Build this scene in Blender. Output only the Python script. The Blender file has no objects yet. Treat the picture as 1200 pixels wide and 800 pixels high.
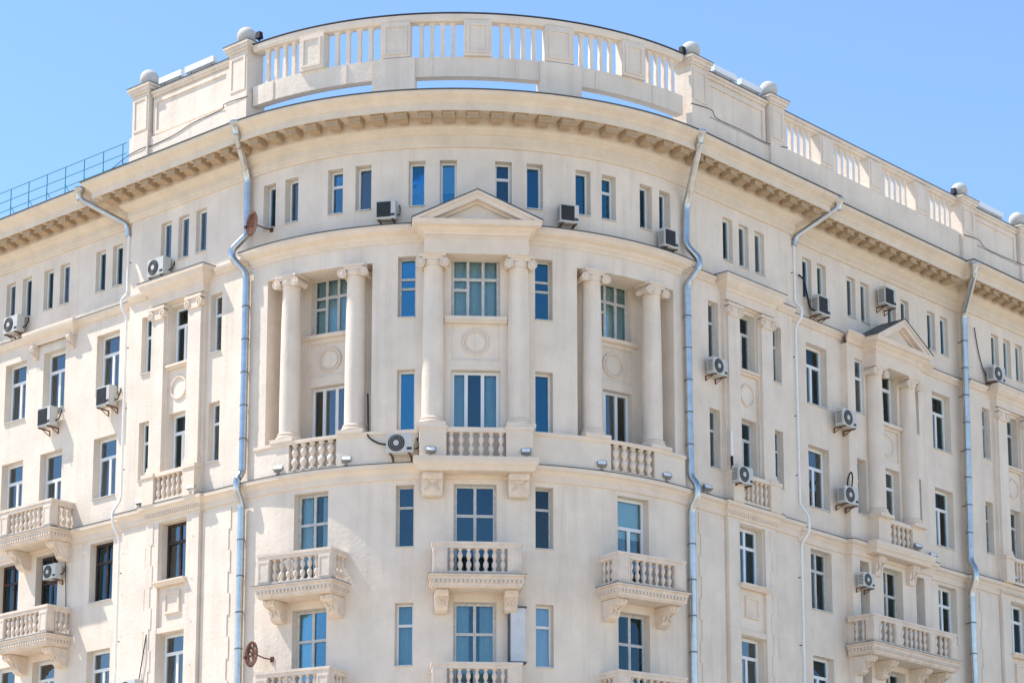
import bpy, bmesh, math, random
from mathutils import Vector, Matrix
random.seed(7)
rad = math.radians
sc = bpy.context.scene
COL = sc.collection

# ------------------------------------------------------------------ camera
cam_d = bpy.data.cameras.new('camera'); cam = bpy.data.objects.new('camera', cam_d); COL.objects.link(cam)
cam.location = (-2.3016, -80.1893, 1.6)
PIT, YAW = 0.1905, 0.0504
cam.rotation_euler = (math.pi/2 + PIT, 0, -YAW)
cam_d.sensor_width = 36; cam_d.lens = 36*2868.99/1200
cam_d.shift_y = 340.18/1200
cam_d.clip_end = 3000
sc.camera = cam
# ------------------------------------------------------------------ sky, sun, exposure
SUN_AZ, SUN_EL = rad(-76), rad(57)          # azimuth clockwise from +Y
w = bpy.data.worlds.new('World'); sc.world = w; w.use_nodes = True
nt = w.node_tree
sky = nt.nodes.new('ShaderNodeTexSky'); sky.sky_type = 'NISHITA'; sky.sun_disc = False
sky.sun_elevation = SUN_EL; sky.sun_rotation = SUN_AZ
sky.air_density = 1.0; sky.dust_density = 0.0; sky.ozone_density = 5.0; sky.altitude = 150
bg = nt.nodes['Background']; bg.inputs[1].default_value = 0.092
nt.links.new(sky.outputs[0], bg.inputs[0])
sd = bpy.data.lights.new('sun', 'SUN'); sd.energy = 2.3; sd.angle = rad(0.53); sd.color = (1.0, 0.95, 0.87)
sun = bpy.data.objects.new('sun', sd); COL.objects.link(sun)
tosun = Vector((math.sin(SUN_AZ)*math.cos(SUN_EL), math.cos(SUN_AZ)*math.cos(SUN_EL), math.sin(SUN_EL)))
sun.rotation_euler = (-tosun).to_track_quat('-Z', 'Y').to_euler(); sun.location = (-60, 20, 80)
vs = sc.view_settings; vs.view_transform = 'Standard'; vs.look = 'None'; vs.gamma = 1; vs.use_curve_mapping = False
vs.exposure = 1.52

# ------------------------------------------------------------------ materials
def mat(name, col, rough=.8, var=.06, scale=1.2, bump=.0, bscale=40, metal=0, stain=0., spec=.3, tint=None):
    m = bpy.data.materials.new(name); m.use_nodes = True; t = m.node_tree; n = t.nodes; L = t.links
    p = n['Principled BSDF']; p.inputs['Roughness'].default_value = rough; p.inputs['Metallic'].default_value = metal
    p.inputs['Specular IOR Level'].default_value = spec
    geo = n.new('ShaderNodeNewGeometry')
    nz = n.new('ShaderNodeTexNoise'); nz.inputs['Scale'].default_value = scale; nz.inputs['Detail'].default_value = 6; nz.inputs['Roughness'].default_value = .65
    L.new(geo.outputs['Position'], nz.inputs['Vector'])
    mr = n.new('ShaderNodeMapRange'); mr.inputs[1].default_value = .3; mr.inputs[2].default_value = .7
    mr.inputs[3].default_value = 1-var; mr.inputs[4].default_value = 1+var*.5
    L.new(nz.outputs[0], mr.inputs[0])
    mx = n.new('ShaderNodeMix'); mx.data_type = 'RGBA'; mx.blend_type = 'MULTIPLY'; mx.inputs[0].default_value = 1
    mx.inputs[6].default_value = (*col, 1); L.new(mr.outputs[0], mx.inputs[7])
    out = mx.outputs[2]
    if stain:
        mp = n.new('ShaderNodeMapping'); mp.inputs['Scale'].default_value = (2.6, 2.6, .16); L.new(geo.outputs['Position'], mp.inputs[0])
        n2 = n.new('ShaderNodeTexNoise'); n2.inputs['Scale'].default_value = 1.0; n2.inputs['Detail'].default_value = 8; n2.inputs['Roughness'].default_value = .7
        L.new(mp.outputs[0], n2.inputs['Vector'])
        m2 = n.new('ShaderNodeMapRange'); m2.inputs[1].default_value = .5; m2.inputs[2].default_value = .78; m2.inputs[3].default_value = 0; m2.inputs[4].default_value = stain
        L.new(n2.outputs[0], m2.inputs[0])
        mx2 = n.new('ShaderNodeMix'); mx2.data_type = 'RGBA'; L.new(m2.outputs[0], mx2.inputs[0]); L.new(out, mx2.inputs[6])
        tc = tint or (col[0]*.62, col[1]*.56, col[2]*.5); mx2.inputs[7].default_value = (*tc, 1); out = mx2.outputs[2]
    L.new(out, p.inputs['Base Color'])
    if bump:
        n3 = n.new('ShaderNodeTexNoise'); n3.inputs['Scale'].default_value = bscale; n3.inputs['Detail'].default_value = 4
        L.new(geo.outputs['Position'], n3.inputs['Vector'])
        b = n.new('ShaderNodeBump'); b.inputs['Strength'].default_value = bump; b.inputs['Distance'].default_value = .02
        L.new(n3.outputs[0], b.inputs['Height']); L.new(b.outputs[0], p.inputs['Normal'])
    return m
M = {}
M['stucco'] = mat('cream_stucco', (.78, .672, .558), .9, .12, .8, .6, 9, stain=.40, spec=.15)
M['trim'] = mat('cream_trim', (.77, .645, .52), .9, .09, 1.5, .25, 22, stain=.16, spec=.15)
M['cornice'] = mat('bounce_tinted_cornice', (.735, .617, .485), .9, .10, 1.5, .25, 22, stain=.16, spec=.15)  # trim colour with eaves shade and warm bounce light mixed in
M['seam'] = mat('dull_zinc', (.22, .23, .24), .5, .2, 5, metal=.6)
M['modillion'] = mat('shaded_trim', (.47, .345, .225), .9, .12, 3, .2, 30, spec=.15)  # trim colour browned to carry the shade on the blocks under the eaves
M['balc'] = mat('aged_plaster', (.76, .642, .53), .9, .14, 3.0, .4, 26, stain=.3, spec=.15)
M['zinc'] = mat('zinc_pipe', (.54, .54, .53), .27, .2, 3, .05, 9, metal=.92, spec=.5)
M['pipewhite'] = mat('white_painted_pipe', (.85, .84, .81), .5, .08, 5)
M['darkmetal'] = mat('dark_roof_metal', (.10, .105, .11), .55, .2, 3, metal=.3)
M['roof'] = mat('grey_roof_sheet', (.30, .31, .32), .6, .15, 1, metal=.2)
M['pvc'] = mat('white_frame', (.80, .80, .79), .4, .03, 3)
M['oldwhite'] = mat('weathered_white_frame', (.62, .60, .57), .7, .25, 9, .2, 40)
M['brown'] = mat('dark_brown_frame', (.055, .032, .024), .5, .2, 8)
M['sill'] = mat('sill_metal', (.62, .61, .58), .5, .1, 5, metal=.2)
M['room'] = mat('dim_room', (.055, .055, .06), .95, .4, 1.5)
M['curtain'] = mat('sheer_curtain', (.82, .83, .82), .95, .1, 3)
M['curtain2'] = mat('beige_curtain', (.50, .45, .36), .95, .12, 3)
M['blind'] = mat('pale_blind', (.84, .85, .84), .9, .05, 2)
M['acwhite'] = mat('off_white_casing', (.56, .55, .51), .45, .1, 6)
M['acdark'] = mat('dark_grille', (.045, .047, .05), .6, .3, 8)
M['bracket'] = mat('rusty_bracket', (.16, .085, .055), .8, .4, 14)
M['rust'] = mat('rust', (.13, .055, .035), .85, .5, 9, .3, 30)
M['teal'] = mat('teal_railing_paint', (.03, .26, .28), .5, .15, 6)
M['cable'] = mat('black_cable', (.02, .02, .022), .6, .1, 6)
M['greybox'] = mat('light_grey_box', (.60, .61, .63), .5, .1, 4)
M['lampgrey'] = mat('grey_lamp_casing', (.26, .26, .25), .5, .15, 8)
M['ball'] = mat('pale_stone_ball', (.60, .56, .50), .85, .1, 4, .2, 20)
M['paving'] = mat('pale_paving', (.54, .46, .35), .9, .15, .3)
M['asphalt'] = mat('asphalt', (.055, .055, .056), .9, .2, .6)
M['kerb'] = mat('granite_kerb', (.34, .33, .32), .85, .15, 3)
M['lampglass'] = mat('white_lamp_cover', (.85, .86, .86), .25, .02, 3)
def glass(key, ior, tint):
    g = bpy.data.materials.new('window_'+key); g.use_nodes = True; t = g.node_tree; t.nodes.remove(t.nodes['Principled BSDF'])
    tr = t.nodes.new('ShaderNodeBsdfTransparent'); tr.inputs[0].default_value = (.74, .84, .86, 1)
    gl = t.nodes.new('ShaderNodeBsdfGlossy'); gl.inputs['Roughness'].default_value = .015; gl.inputs[0].default_value = tint
    fr = t.nodes.new('ShaderNodeFresnel'); fr.inputs[0].default_value = ior
    geo = t.nodes.new('ShaderNodeNewGeometry'); nz = t.nodes.new('ShaderNodeTexNoise'); nz.inputs['Scale'].default_value = 1.3
    t.links.new(geo.outputs['Position'], nz.inputs['Vector'])
    bp = t.nodes.new('ShaderNodeBump'); bp.inputs['Strength'].default_value = .05; bp.inputs['Distance'].default_value = .02
    t.links.new(nz.outputs[0], bp.inputs['Height']); t.links.new(bp.outputs[0], gl.inputs['Normal'])
    mx = t.nodes.new('ShaderNodeMixShader'); t.links.new(fr.outputs[0], mx.inputs[0]); t.links.new(tr.outputs[0], mx.inputs[1]); t.links.new(gl.outputs[0], mx.inputs[2])
    t.links.new(mx.outputs[0], t.nodes['Material Output'].inputs[0]); M[key] = g
glass('glass', 1.75, (.58, .86, 1, 1)); glass('glass_clear', 1.5, (.85, .95, .95, 1)); glass('glass_coated', 2.5, (.30, .76, 1, 1)); glass('glass_pale', 2.3, (.86, .96, 1, 1))

# ------------------------------------------------------------------ facade coordinates: u along the wall, d outwards, z up
R = 9.5; Q = R*math.pi/4; S = math.sqrt(.5); SB = .31; U0 = .17
def F(u, d, z):
    a = abs(u); s = 1 if u >= 0 else -1
    if a <= Q:
        th = u/R; return Vector(((R+d)*math.sin(th), -(R+d)*math.cos(th), z))
    e = a-Q
    return Vector((s*(S*(R+d)+S*e), -S*(R+d)+S*e, z))
def ang(u): return max(-math.pi/4, min(math.pi/4, u/R))
def flat(uc, base=0.):
    o = F(uc, base, 0); a = ang(uc); t = Vector((math.cos(a), math.sin(a), 0)); n = Vector((math.sin(a), -math.cos(a), 0))
    return lambda x, d, z: o + t*x + n*d + Vector((0, 0, z))
LOC = lambda x, d, z: Vector((x, -d, z))          # local frame of an object: x along, d outwards (-y)

class MB:
    def __init__(s, m=LOC): s.v = []; s.f = []; s.m = m
    def pt(s, a, b, c): s.v.append(tuple(s.m(a, b, c))); return len(s.v)-1
    def quad(s, *p): s.f.append([s.pt(*q) for q in p])
    def box(s, x0, x1, d0, d1, z0, z1, tx=0, td=0):
        i = [s.pt(x, d, z) for x, d, z in ((x0, d0, z0), (x1, d0, z0), (x1, d1, z0), (x0, d1, z0), (x0+tx, d0+td, z1), (x1-tx, d0+td, z1), (x1-tx, d1-td, z1), (x0+tx, d1-td, z1))]
        for q in ((0, 3, 2, 1), (4, 5, 6, 7), (0, 1, 5, 4), (1, 2, 6, 5), (2, 3, 7, 6), (3, 0, 4, 7)): s.f.append([i[k] for k in q])
        return s
    def prism(s, poly, a0, a1, axis='x'):
        """polygon extruded: axis x -> poly in (d,z); axis d -> poly in (x,z); axis z -> poly in (x,d)"""
        def P(p, a): return {'x': (a, p[0], p[1]), 'd': (p[0], a, p[1]), 'z': (p[0], p[1], a)}[axis]
        A = [s.pt(*P(p, a0)) for p in poly]; B = [s.pt(*P(p, a1)) for p in poly]; n = len(poly)
        for k in range(n): s.f.append([A[k], A[(k+1) % n], B[(k+1) % n], B[k]])
        s.f.append(A[::-1]); s.f.append(B); return s
    def lathe(s, prof, cx=0, cd=0, seg=16, cap=True):
        rings = [[s.pt(cx+r*math.cos(2*math.pi*k/seg), cd+r*math.sin(2*math.pi*k/seg), z) for k in range(seg)] for r, z in prof]
        for a, b in zip(rings, rings[1:]):
            for k in range(seg): s.f.append([a[k], a[(k+1) % seg], b[(k+1) % seg], b[k]])
        if cap: s.f.append(rings[0][::-1]); s.f.append(rings[-1])
        return s
    def disc(s, cx, cz, prof, seg=18):
        """lathe about the outward axis; prof = (radius, d)"""
        rings = [[s.pt(cx+r*math.cos(2*math.pi*k/seg), d, cz+r*math.sin(2*math.pi*k/seg)) for k in range(seg)] for r, d in prof]
        for a, b in zip(rings, rings[1:]):
            for k in range(seg): s.f.append([a[k], a[(k+1) % seg], b[(k+1) % seg], b[k]])
        s.f.append(rings[0][::-1]); s.f.append(rings[-1]); return s
    def torus(s, cx, cd, cz, Rr, r, seg=24, ms=6, sx=1, sz=1):
        ring = []
        for k in range(seg):
            a = 2*math.pi*k/seg
            ring.append([s.pt(cx+sx*(Rr+r*math.cos(b))*math.cos(a), cd+r*math.sin(b), cz+sz*(Rr+r*math.cos(b))*math.sin(a)) for b in [2*math.pi*j/ms for j in range(ms)]])
        for k in range(seg):
            for j in range(ms): s.f.append([ring[k][j], ring[(k+1) % seg][j], ring[(k+1) % seg][(j+1) % ms], ring[k][(j+1) % ms]])
        return s
    def tube(s, pts, r, seg=8, cap=True):
        """tube along points already given in this builder's coordinates"""
        P = [Vector(s.m(*p)) for p in pts]; rings = []
        up = Vector((.31, .17, .93)).normalized()
        for i, p in enumerate(P):
            a = (P[i]-P[i-1]).normalized() if i else None; b = (P[i+1]-P[i]).normalized() if i < len(P)-1 else None
            d = ((a or b)+(b or a)).normalized(); x = d.cross(up)
            if x.length < .05: x = d.cross(Vector((1, 0, 0)))
            x.normalize(); y = d.cross(x)
            k = 1/max(.5, d.dot(a or b)); rr = r*k
            base = len(s.v)
            for q in range(seg):
                an = 2*math.pi*q/seg; s.v.append(tuple(p+(x*math.cos(an)+y*math.sin(an))*rr))
            rings.append([base+q for q in range(seg)])
        for a, b in zip(rings, rings[1:]):
            for q in range(seg): s.f.append([a[q], a[(q+1) % seg], b[(q+1) % seg], b[q]])
        if cap: s.f.append(rings[0][::-1]); s.f.append(rings[-1])
        return s
    def sweep(s, prof, nodes, cap=True):
        rows = [[s.pt(u+k*d, b+m*d, z) for d, z in prof] for u, k, b, m in nodes]
        for A, B in zip(rows, rows[1:]):
            for j in range(len(prof)-1): s.f.append([A[j], B[j], B[j+1], A[j+1]])
        if cap:
            s.f.append(rows[0][:]); s.f.append(rows[-1][::-1])
        return s
    def mesh(s, name, mt, smooth=35):
        me = bpy.data.meshes.new(name); me.from_pydata(s.v, [], s.f); me.materials.append(M[mt] if isinstance(mt, str) else mt)
        bm = bmesh.new(); bm.from_mesh(me); bmesh.ops.remove_doubles(bm, verts=bm.verts, dist=1e-4); bmesh.ops.recalc_face_normals(bm, faces=bm.faces); bm.to_mesh(me); bm.free()
        if smooth:
            me.shade_smooth(); me.set_sharp_from_angle(angle=rad(smooth))
        return me
    def build(s, name, mt, parent=None, loc=(0, 0, 0), rz=0, smooth=35):
        return obj(name, s.mesh(name, mt, smooth), parent, loc, rz)
def obj(name, me, parent=None, loc=(0, 0, 0), rz=0):
    o = bpy.data.objects.new(name, me); COL.objects.link(o); o.parent = parent; o.location = loc; o.rotation_euler = (0, 0, rz); return o
def tag(o, label=None, cat=None, group=None, kind=None):
    for k, v in (('label', label), ('category', cat), ('group', group), ('kind', kind)):
        if v: o[k] = v
    return o
def empty(name, loc=(0, 0, 0), rz=0):
    o = bpy.data.objects.new(name, None); COL.objects.link(o); o.location = loc; o.rotation_euler = (0, 0, rz); o.empty_display_size = .3; return o
CACHE = {}
def cached(key, fn):
    if key not in CACHE: CACHE[key] = fn()
    return CACHE[key]
def path(a, b, base=0., step=.22):
    n = []; us = {a, b}
    k = math.ceil(max(a, -Q)/step)
    while k*step < min(b, Q): us.add(k*step); k += 1
    for e in (-Q, Q):
        if a < e < b: us.add(e)
    return [(u, 0, base, 1) for u in sorted(us) if a <= u <= b]

# ------------------------------------------------------------------ the setting below the frame
gm = MB(lambda x, y, z: Vector((x, y, z)))
gm.quad((-900, -900, 0), (900, -900, 0), (900, 900, 0), (-900, 900, 0)); tag(gm.build('ground', 'paving', smooth=0), kind='structure')
rm = MB(lambda x, y, z: Vector((x, y, z))); rm.quad((-300, -62, .004), (300, -62, .004), (300, -50, .004), (-300, -50, .004)); tag(rm.build('road', 'asphalt', smooth=0), kind='structure')
for y0 in (-62.3, -50.0):
    k = MB(lambda x, y, z: Vector((x, y, z))); k.box(-300, 300, y0, y0+.3, 0, .13); tag(k.build('kerb', 'kerb', smooth=0), kind='structure')

# ------------------------------------------------------------------ the building
B = empty('corner_apartment_building', (0, 0, 0))
tag(B, 'cream stuccoed apartment building with rounded corner, Ionic columns and balustraded roofline', 'building')

def wall(name, u0, u1, z0, z1, d, ops, mt='stucco', edge=(0, 0, 0, 0), parent=None):
    """skin at offset d with rectangular openings (ua,ub,za,zb,depth); edge = return depth left,right,bottom,top"""
    us = {u0, u1}; zs = {z0, z1}
    for a, b, c, e, dp in ops: us |= {a, b}; zs |= {c, e}
    for n in path(u0, u1): us.add(n[0])
    us = sorted(x for x in us if u0-1e-6 <= x <= u1+1e-6); zs = sorted(x for x in zs if z0-1e-6 <= x <= z1+1e-6)
    f = [us[0]]
    for x in us[1:]:
        if x-f[-1] > 1e-4: f.append(x)
    us = f
    mb = MB(F); idx = {}
    def V(i, j, dd):
        k = (i, j, round(dd, 4))
        if k not in idx: idx[k] = mb.pt(us[i], dd, zs[j])
        return idx[k]
    nu, nz = len(us)-1, len(zs)-1
    def op(i, j):
        if not (0 <= i < nu and 0 <= j < nz): return None
        x = (us[i]+us[i+1])/2; z = (zs[j]+zs[j+1])/2
        for o in ops:
            if o[0] < x < o[1] and o[2] < z < o[3]: return o
        return None
    for i in range(nu):
        for j in range(nz):
            o = op(i, j)
            if o is None:
                mb.f.append([V(i, j, d), V(i+1, j, d), V(i+1, j+1, d), V(i, j+1, d)])
                for cond, dep, (a, b) in ((i == 0, edge[0], ((i, j), (i, j+1))), (i == nu-1, edge[1], ((i+1, j), (i+1, j+1))), (j == 0, edge[2], ((i, j), (i+1, j))), (j == nz-1, edge[3], ((i, j+1), (i+1, j+1)))):
                    if cond and dep: mb.f.append([V(*a, d), V(*b, d), V(*b, d-dep), V(*a, d-dep)])
            elif o[4] > 0:
                e = d-o[4]
                for di, dj, (a, b) in ((-1, 0, ((i, j), (i, j+1))), (1, 0, ((i+1, j), (i+1, j+1))), (0, -1, ((i, j), (i+1, j))), (0, 1, ((i, j+1), (i+1, j+1)))):
                    q = op(i+di, j+dj)
                    if q is not o: mb.f.append([V(*a, d), V(*b, d), V(*b, e), V(*a, e)])
    me = mb.mesh(name, mt, 20)
    return obj(name, me, parent or B)

# ---- windows
STY = {'I': [(0, 1, 0, 1)], 'I2': [(0, 1, .66, 1), (0, 1, 0, .66)], 'T': [(0, 1, .68, 1), (0, .5, 0, .68), (.5, 1, 0, .68)],
       'X': [(0, .5, .68, 1), (.5, 1, .68, 1), (0, .5, 0, .68), (.5, 1, 0, .68)],
       'C6': [(0, .333, .66, 1), (.333, .667, .66, 1), (.667, 1, .66, 1), (0, .333, .47, .66), (0, .333, 0, .47), (.333, .667, 0, .66), (.667, 1, 0, .66)],
       'C3': [(0, .3, 0, 1), (.3, .66, 0, 1), (.66, 1, 0, 1)], 'D': [(0, .5, 0, 1), (.5, 1, 0, 1)],
       'I3': [(0, 1, .66, 1), (0, 1, .5, .66), (0, 1, 0, .5)]}
WRNG = random.Random(11)
def window(u0, u1, z0, z1, d, style, fm, curt=None, sill=True, rev=.25, gls=None):
    """d = depth plane of the wall face; the frame sits rev behind it"""
    w = u1-u0; h = z1-z0; uc = (u0+u1)/2
    gls = gls or WRNG.choice(['glass', 'glass_pale', 'glass_clear', 'glass_pale', 'glass_clear'] if abs(uc) > Q else ['glass', 'glass', 'glass_clear', 'glass_clear', 'glass_pale'])
    # chord of the opening on the curve
    p0 = F(u0, d-rev, 0); p1 = F(u1, d-rev, 0); w = (p1-p0).length; c = (p0+p1)/2
    w = round(w-.004, 3); h = round(h-.004, 3)
    of = .045 if w > .7 else .028; iw = w-2*of; ih = h-2*of; bw = .048 if fm == 'pvc' else .04
    if w < .7: bw *= .8
    def mk():
        m = MB()
        m.box(-w/2, w/2, -.08, 0, 0, of); m.box(-w/2, w/2, -.08, 0, h-of, h)
        m.box(-w/2, -w/2+of, -.08, 0, of, h-of); m.box(w/2-of, w/2, -.08, 0, of, h-of)
        for a, b, e, f in STY[style]:
            x0, x1, y0, y1 = -iw/2+a*iw, -iw/2+b*iw, of+e*ih, of+f*ih
            x0 += .002; x1 -= .002; y0 += .002; y1 -= .002
            m.box(x0, x1, -.065, .012, y0, y0+bw); m.box(x0, x1, -.065, .012, y1-bw, y1)
            m.box(x0, x0+bw, -.065, .012, y0+bw, y1-bw); m.box(x1-bw, x1, -.065, .012, y0+bw, y1-bw)
        return m.mesh('window', fm, 0)
    o = obj('window', cached(('win', w, h, style, fm), mk), B, (c.x, c.y, z0+.002), ang(uc))
    for a, b, e, f in STY[style]:
        pw = round((b-a)*iw-2*bw+.012, 3); ph = round((f-e)*ih-2*bw+.012, 3)
        def mp(pw=pw, ph=ph):
            m = MB(); m.box(-pw/2, pw/2, -.006, .006, 0, ph); return m.mesh('pane', gls, 0)
        p = obj('pane', cached(('pane', pw, ph, gls), mp), o, (-iw/2+(a+b)/2*iw, .03, of+e*ih+bw-.006))
        p.rotation_euler = (rad(WRNG.uniform(-1.2, .4)), 0, rad(WRNG.uniform(-1.0, 1.0)))
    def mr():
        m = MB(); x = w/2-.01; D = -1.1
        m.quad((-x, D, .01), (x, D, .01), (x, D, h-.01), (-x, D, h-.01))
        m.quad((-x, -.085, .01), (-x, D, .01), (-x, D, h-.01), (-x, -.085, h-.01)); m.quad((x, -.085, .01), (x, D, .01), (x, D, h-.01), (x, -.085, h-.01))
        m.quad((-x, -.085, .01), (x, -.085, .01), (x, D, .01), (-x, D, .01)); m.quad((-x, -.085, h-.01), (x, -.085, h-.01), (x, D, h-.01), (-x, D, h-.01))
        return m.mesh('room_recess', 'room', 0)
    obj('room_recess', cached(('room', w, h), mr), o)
    if sill:
        def ms():
            m = MB(); m.prism([(-.0, .0), (rev+.06, -.03), (rev+.06, -.055), (.0, -.055)], -w/2-.03, w/2+.03); return m.mesh('window_sill', 'sill', 0)
        s_ = obj('window_sill', cached(('sill', w, rev), ms), o, (0, -.002, .03))
        s_.scale.x = (w-.01)/(w+.06)
    if curt is None:
        r = WRNG.random(); curt = 'none' if r < .25 else 'sheer' if r < .62 else 'half' if r < .8 else 'blind' if r < .9 else 'beige'
    if curt != 'none':
        x0, x1 = -w/2+.02, w/2-.02; spans = [(x0, x1)]; zb = .02; mt = 'curtain'
        if curt == 'half': k = WRNG.uniform(.25, .42); spans = [(x0, x0+k*w), (x1-k*w, x1)] if WRNG.random() < .5 else [(x0, x0+1.3*k*w)]
        if curt == 'beige': mt = 'curtain2'; k = .3; spans = [(x0, x0+k*w), (x1-k*w, x1)]
        if curt == 'blind': zb = h*WRNG.uniform(.3, .75); mt = 'blind'
        if curt == 'sheer' and WRNG.random() < .3: zb = h*.02
        ph = WRNG.random()*6
        for a, b in spans:
            m = MB(); n = max(4, int((b-a)/.035)); pr = []
            for k in range(n+1):
                x = a+(b-a)*k/n; dd = -.17+(.0 if curt == 'blind' else .022*math.sin(x*38+ph)+.012*math.sin(x*17+ph))
                pr.append((m.pt(x, dd, zb), m.pt(x, dd, h-.02)))
            for (p, q), (r_, s2) in zip(pr, pr[1:]): m.f.append([p, r_, s2, q])
            m.build('curtain', mt, o)
    return o

# rows of storeys
ZA = (28.45, 29.90); Z2 = (24.93, 26.86); Z3 = (21.36, 23.30); Z4 = (17.83, 19.72); Z5 = (14.25, 16.14)
curved, niche_back, niches = [], [], []
WIN = []          # (u0,u1,z0,z1,d,style,frame,kw)
for i, c in enumerate((-6.78, -5.88, -4.28, -3.34, -1.64, -.68, 1.01, 1.99, 3.58, 4.49, 5.94, 6.77)):
    o = (c-.26, c+.26, *ZA); curved.append((*o, .25))
    WIN.append((*o, 0, 'I2' if i in (2, 6, 9) else 'I', 'pvc', dict(curt=('none', 'sheer', 'none', 'blind', 'blind', 'blind', 'none', 'none', 'none', 'none', 'half', 'none')[i], gls='glass_coated' if i in (4, 5, 7, 8, 9) else 'glass_pale' if i in (1, 3) else 'glass')))
# side slots by the columns, storeys below
for s in (-1, 1):
    c = U0+s*2.10
    for k, z in enumerate((Z2, Z3, Z4, Z5)):
        o = (c-.28, c+.28, z[0]-.0, z[1]); curved.append((*o, .25))
        WIN.append((*o, 0, ('I3', 'I', 'I2', 'I2')[k], ('oldwhite', 'pvc', 'oldwhite', 'pvc')[k], dict(curt='none' if k < 3 else 'sheer', gls=(('glass_coated', 'glass_coated', 'glass', 'glass'), ('glass_coated', 'glass_coated', 'glass_clear', 'glass_pale'))[s > 0][k])))
    c = U0+s*5.14
    for k, z in enumerate((Z4, Z5)):
        o = (c-.6, c+.6, z[0]-1.0, z[1]); curved.append((*o, .25))
        WIN.append((*o, 0, 'X' if not (k == 0 and s > 0) else 'T', 'oldwhite' if s < 0 or k else 'pvc', dict(curt='half' if s < 0 else 'beige' if k else 'blind', sill=False)))
    n0, n1 = sorted((U0+s*3.18, U0+s*6.95)); curved.append((n0, n1, 21.34, 26.72, .85)); niches.append((n0, n1))
# central bay
o = (U0-.75, U0+.75, Z2[0], Z2[1]-.05); curved.append((*o, .2)); WIN.append((*o, 0, 'C6', 'oldwhite', dict(curt='sheer', rev=.2, gls='glass_clear')))
o = (U0-.75, U0+.75, Z3[0]+.02, Z3[1]-.05); curved.append((*o, .2)); WIN.append((*o, 0, 'C3', 'pvc', dict(curt='half', rev=.2, gls='glass')))
curved.append((U0-.72, U0+.72, 23.55, 24.72, .05))
for z in (Z4, Z5):
    o = (U0-.64, U0+.64, z[0]-1.0, z[1]); curved.append((*o, .16)); WIN.append((*o, 0, 'X', 'oldwhite', dict(curt='half' if z is Z5 else 'none', rev=.16, sill=False, gls='glass')))
wall('curved_wall', -Q, Q, 0, 30.4, 0, curved)
wall('ring_panel', U0-.72, U0+.72, 23.55, 24.72, -.05, [])
for n0, n1 in niches:
    sg = 1 if n0 > 0 else -1; c = U0+sg*5.1; ops = []
    for z, st, fm in ((Z2, 'C6', 'oldwhite'), (Z3, 'C3', 'pvc')):
        o = (c-.76, c+.76, z[0], z[1]-.0); ops.append((*o, .18)); WIN.append((*o, -.85, st, fm, dict(curt='sheer' if z is Z2 else 'half' if sg > 0 else 'sheer', rev=.18, gls='glass_clear' if z is Z2 else 'glass_pale')))
    ops.append((c-.8, c+.8, 23.6, 24.68, .06))
    wall('niche_back_wall', n0, n1, 21.34, 26.72, -.85, ops)
    wall('ring_panel', c-.8, c+.8, 23.6, 24.68, -.91, [])
    rg = MB(flat(c, -.905)); rg.torus(0, .012, 24.13, .36, .034, 28, 6, 1.08, 1.05); rg.torus(0, .004, 24.13, .27, .014, 28, 6, 1.08, 1.05); rg.build('medallion_ring', 'trim', B)
    sl = MB(F); sl.sweep([(-.86, 24.8), (-.74, 24.82), (-.70, 24.9), (-.70, 24.93), (-.86, 24.95)], [(u, 0, 0, 1) for u, *_ in path(c-1.02, c+1.02)]); sl.build('sill_course', 'trim', B)
rg = MB(flat(U0, -.05)); rg.torus(0, .012, 24.13, .38, .034, 28, 6); rg.torus(0, .004, 24.13, .29, .014, 28, 6); rg.build('medallion_ring', 'trim', B)
sl = MB(flat(U0)); sl.box(-.95, .95, -.1, .12, 24.78, 24.9); sl.box(-.95, .95, -.1, .08, 24.70, 24.78); sl.build('sill_course', 'trim', B)

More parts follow.
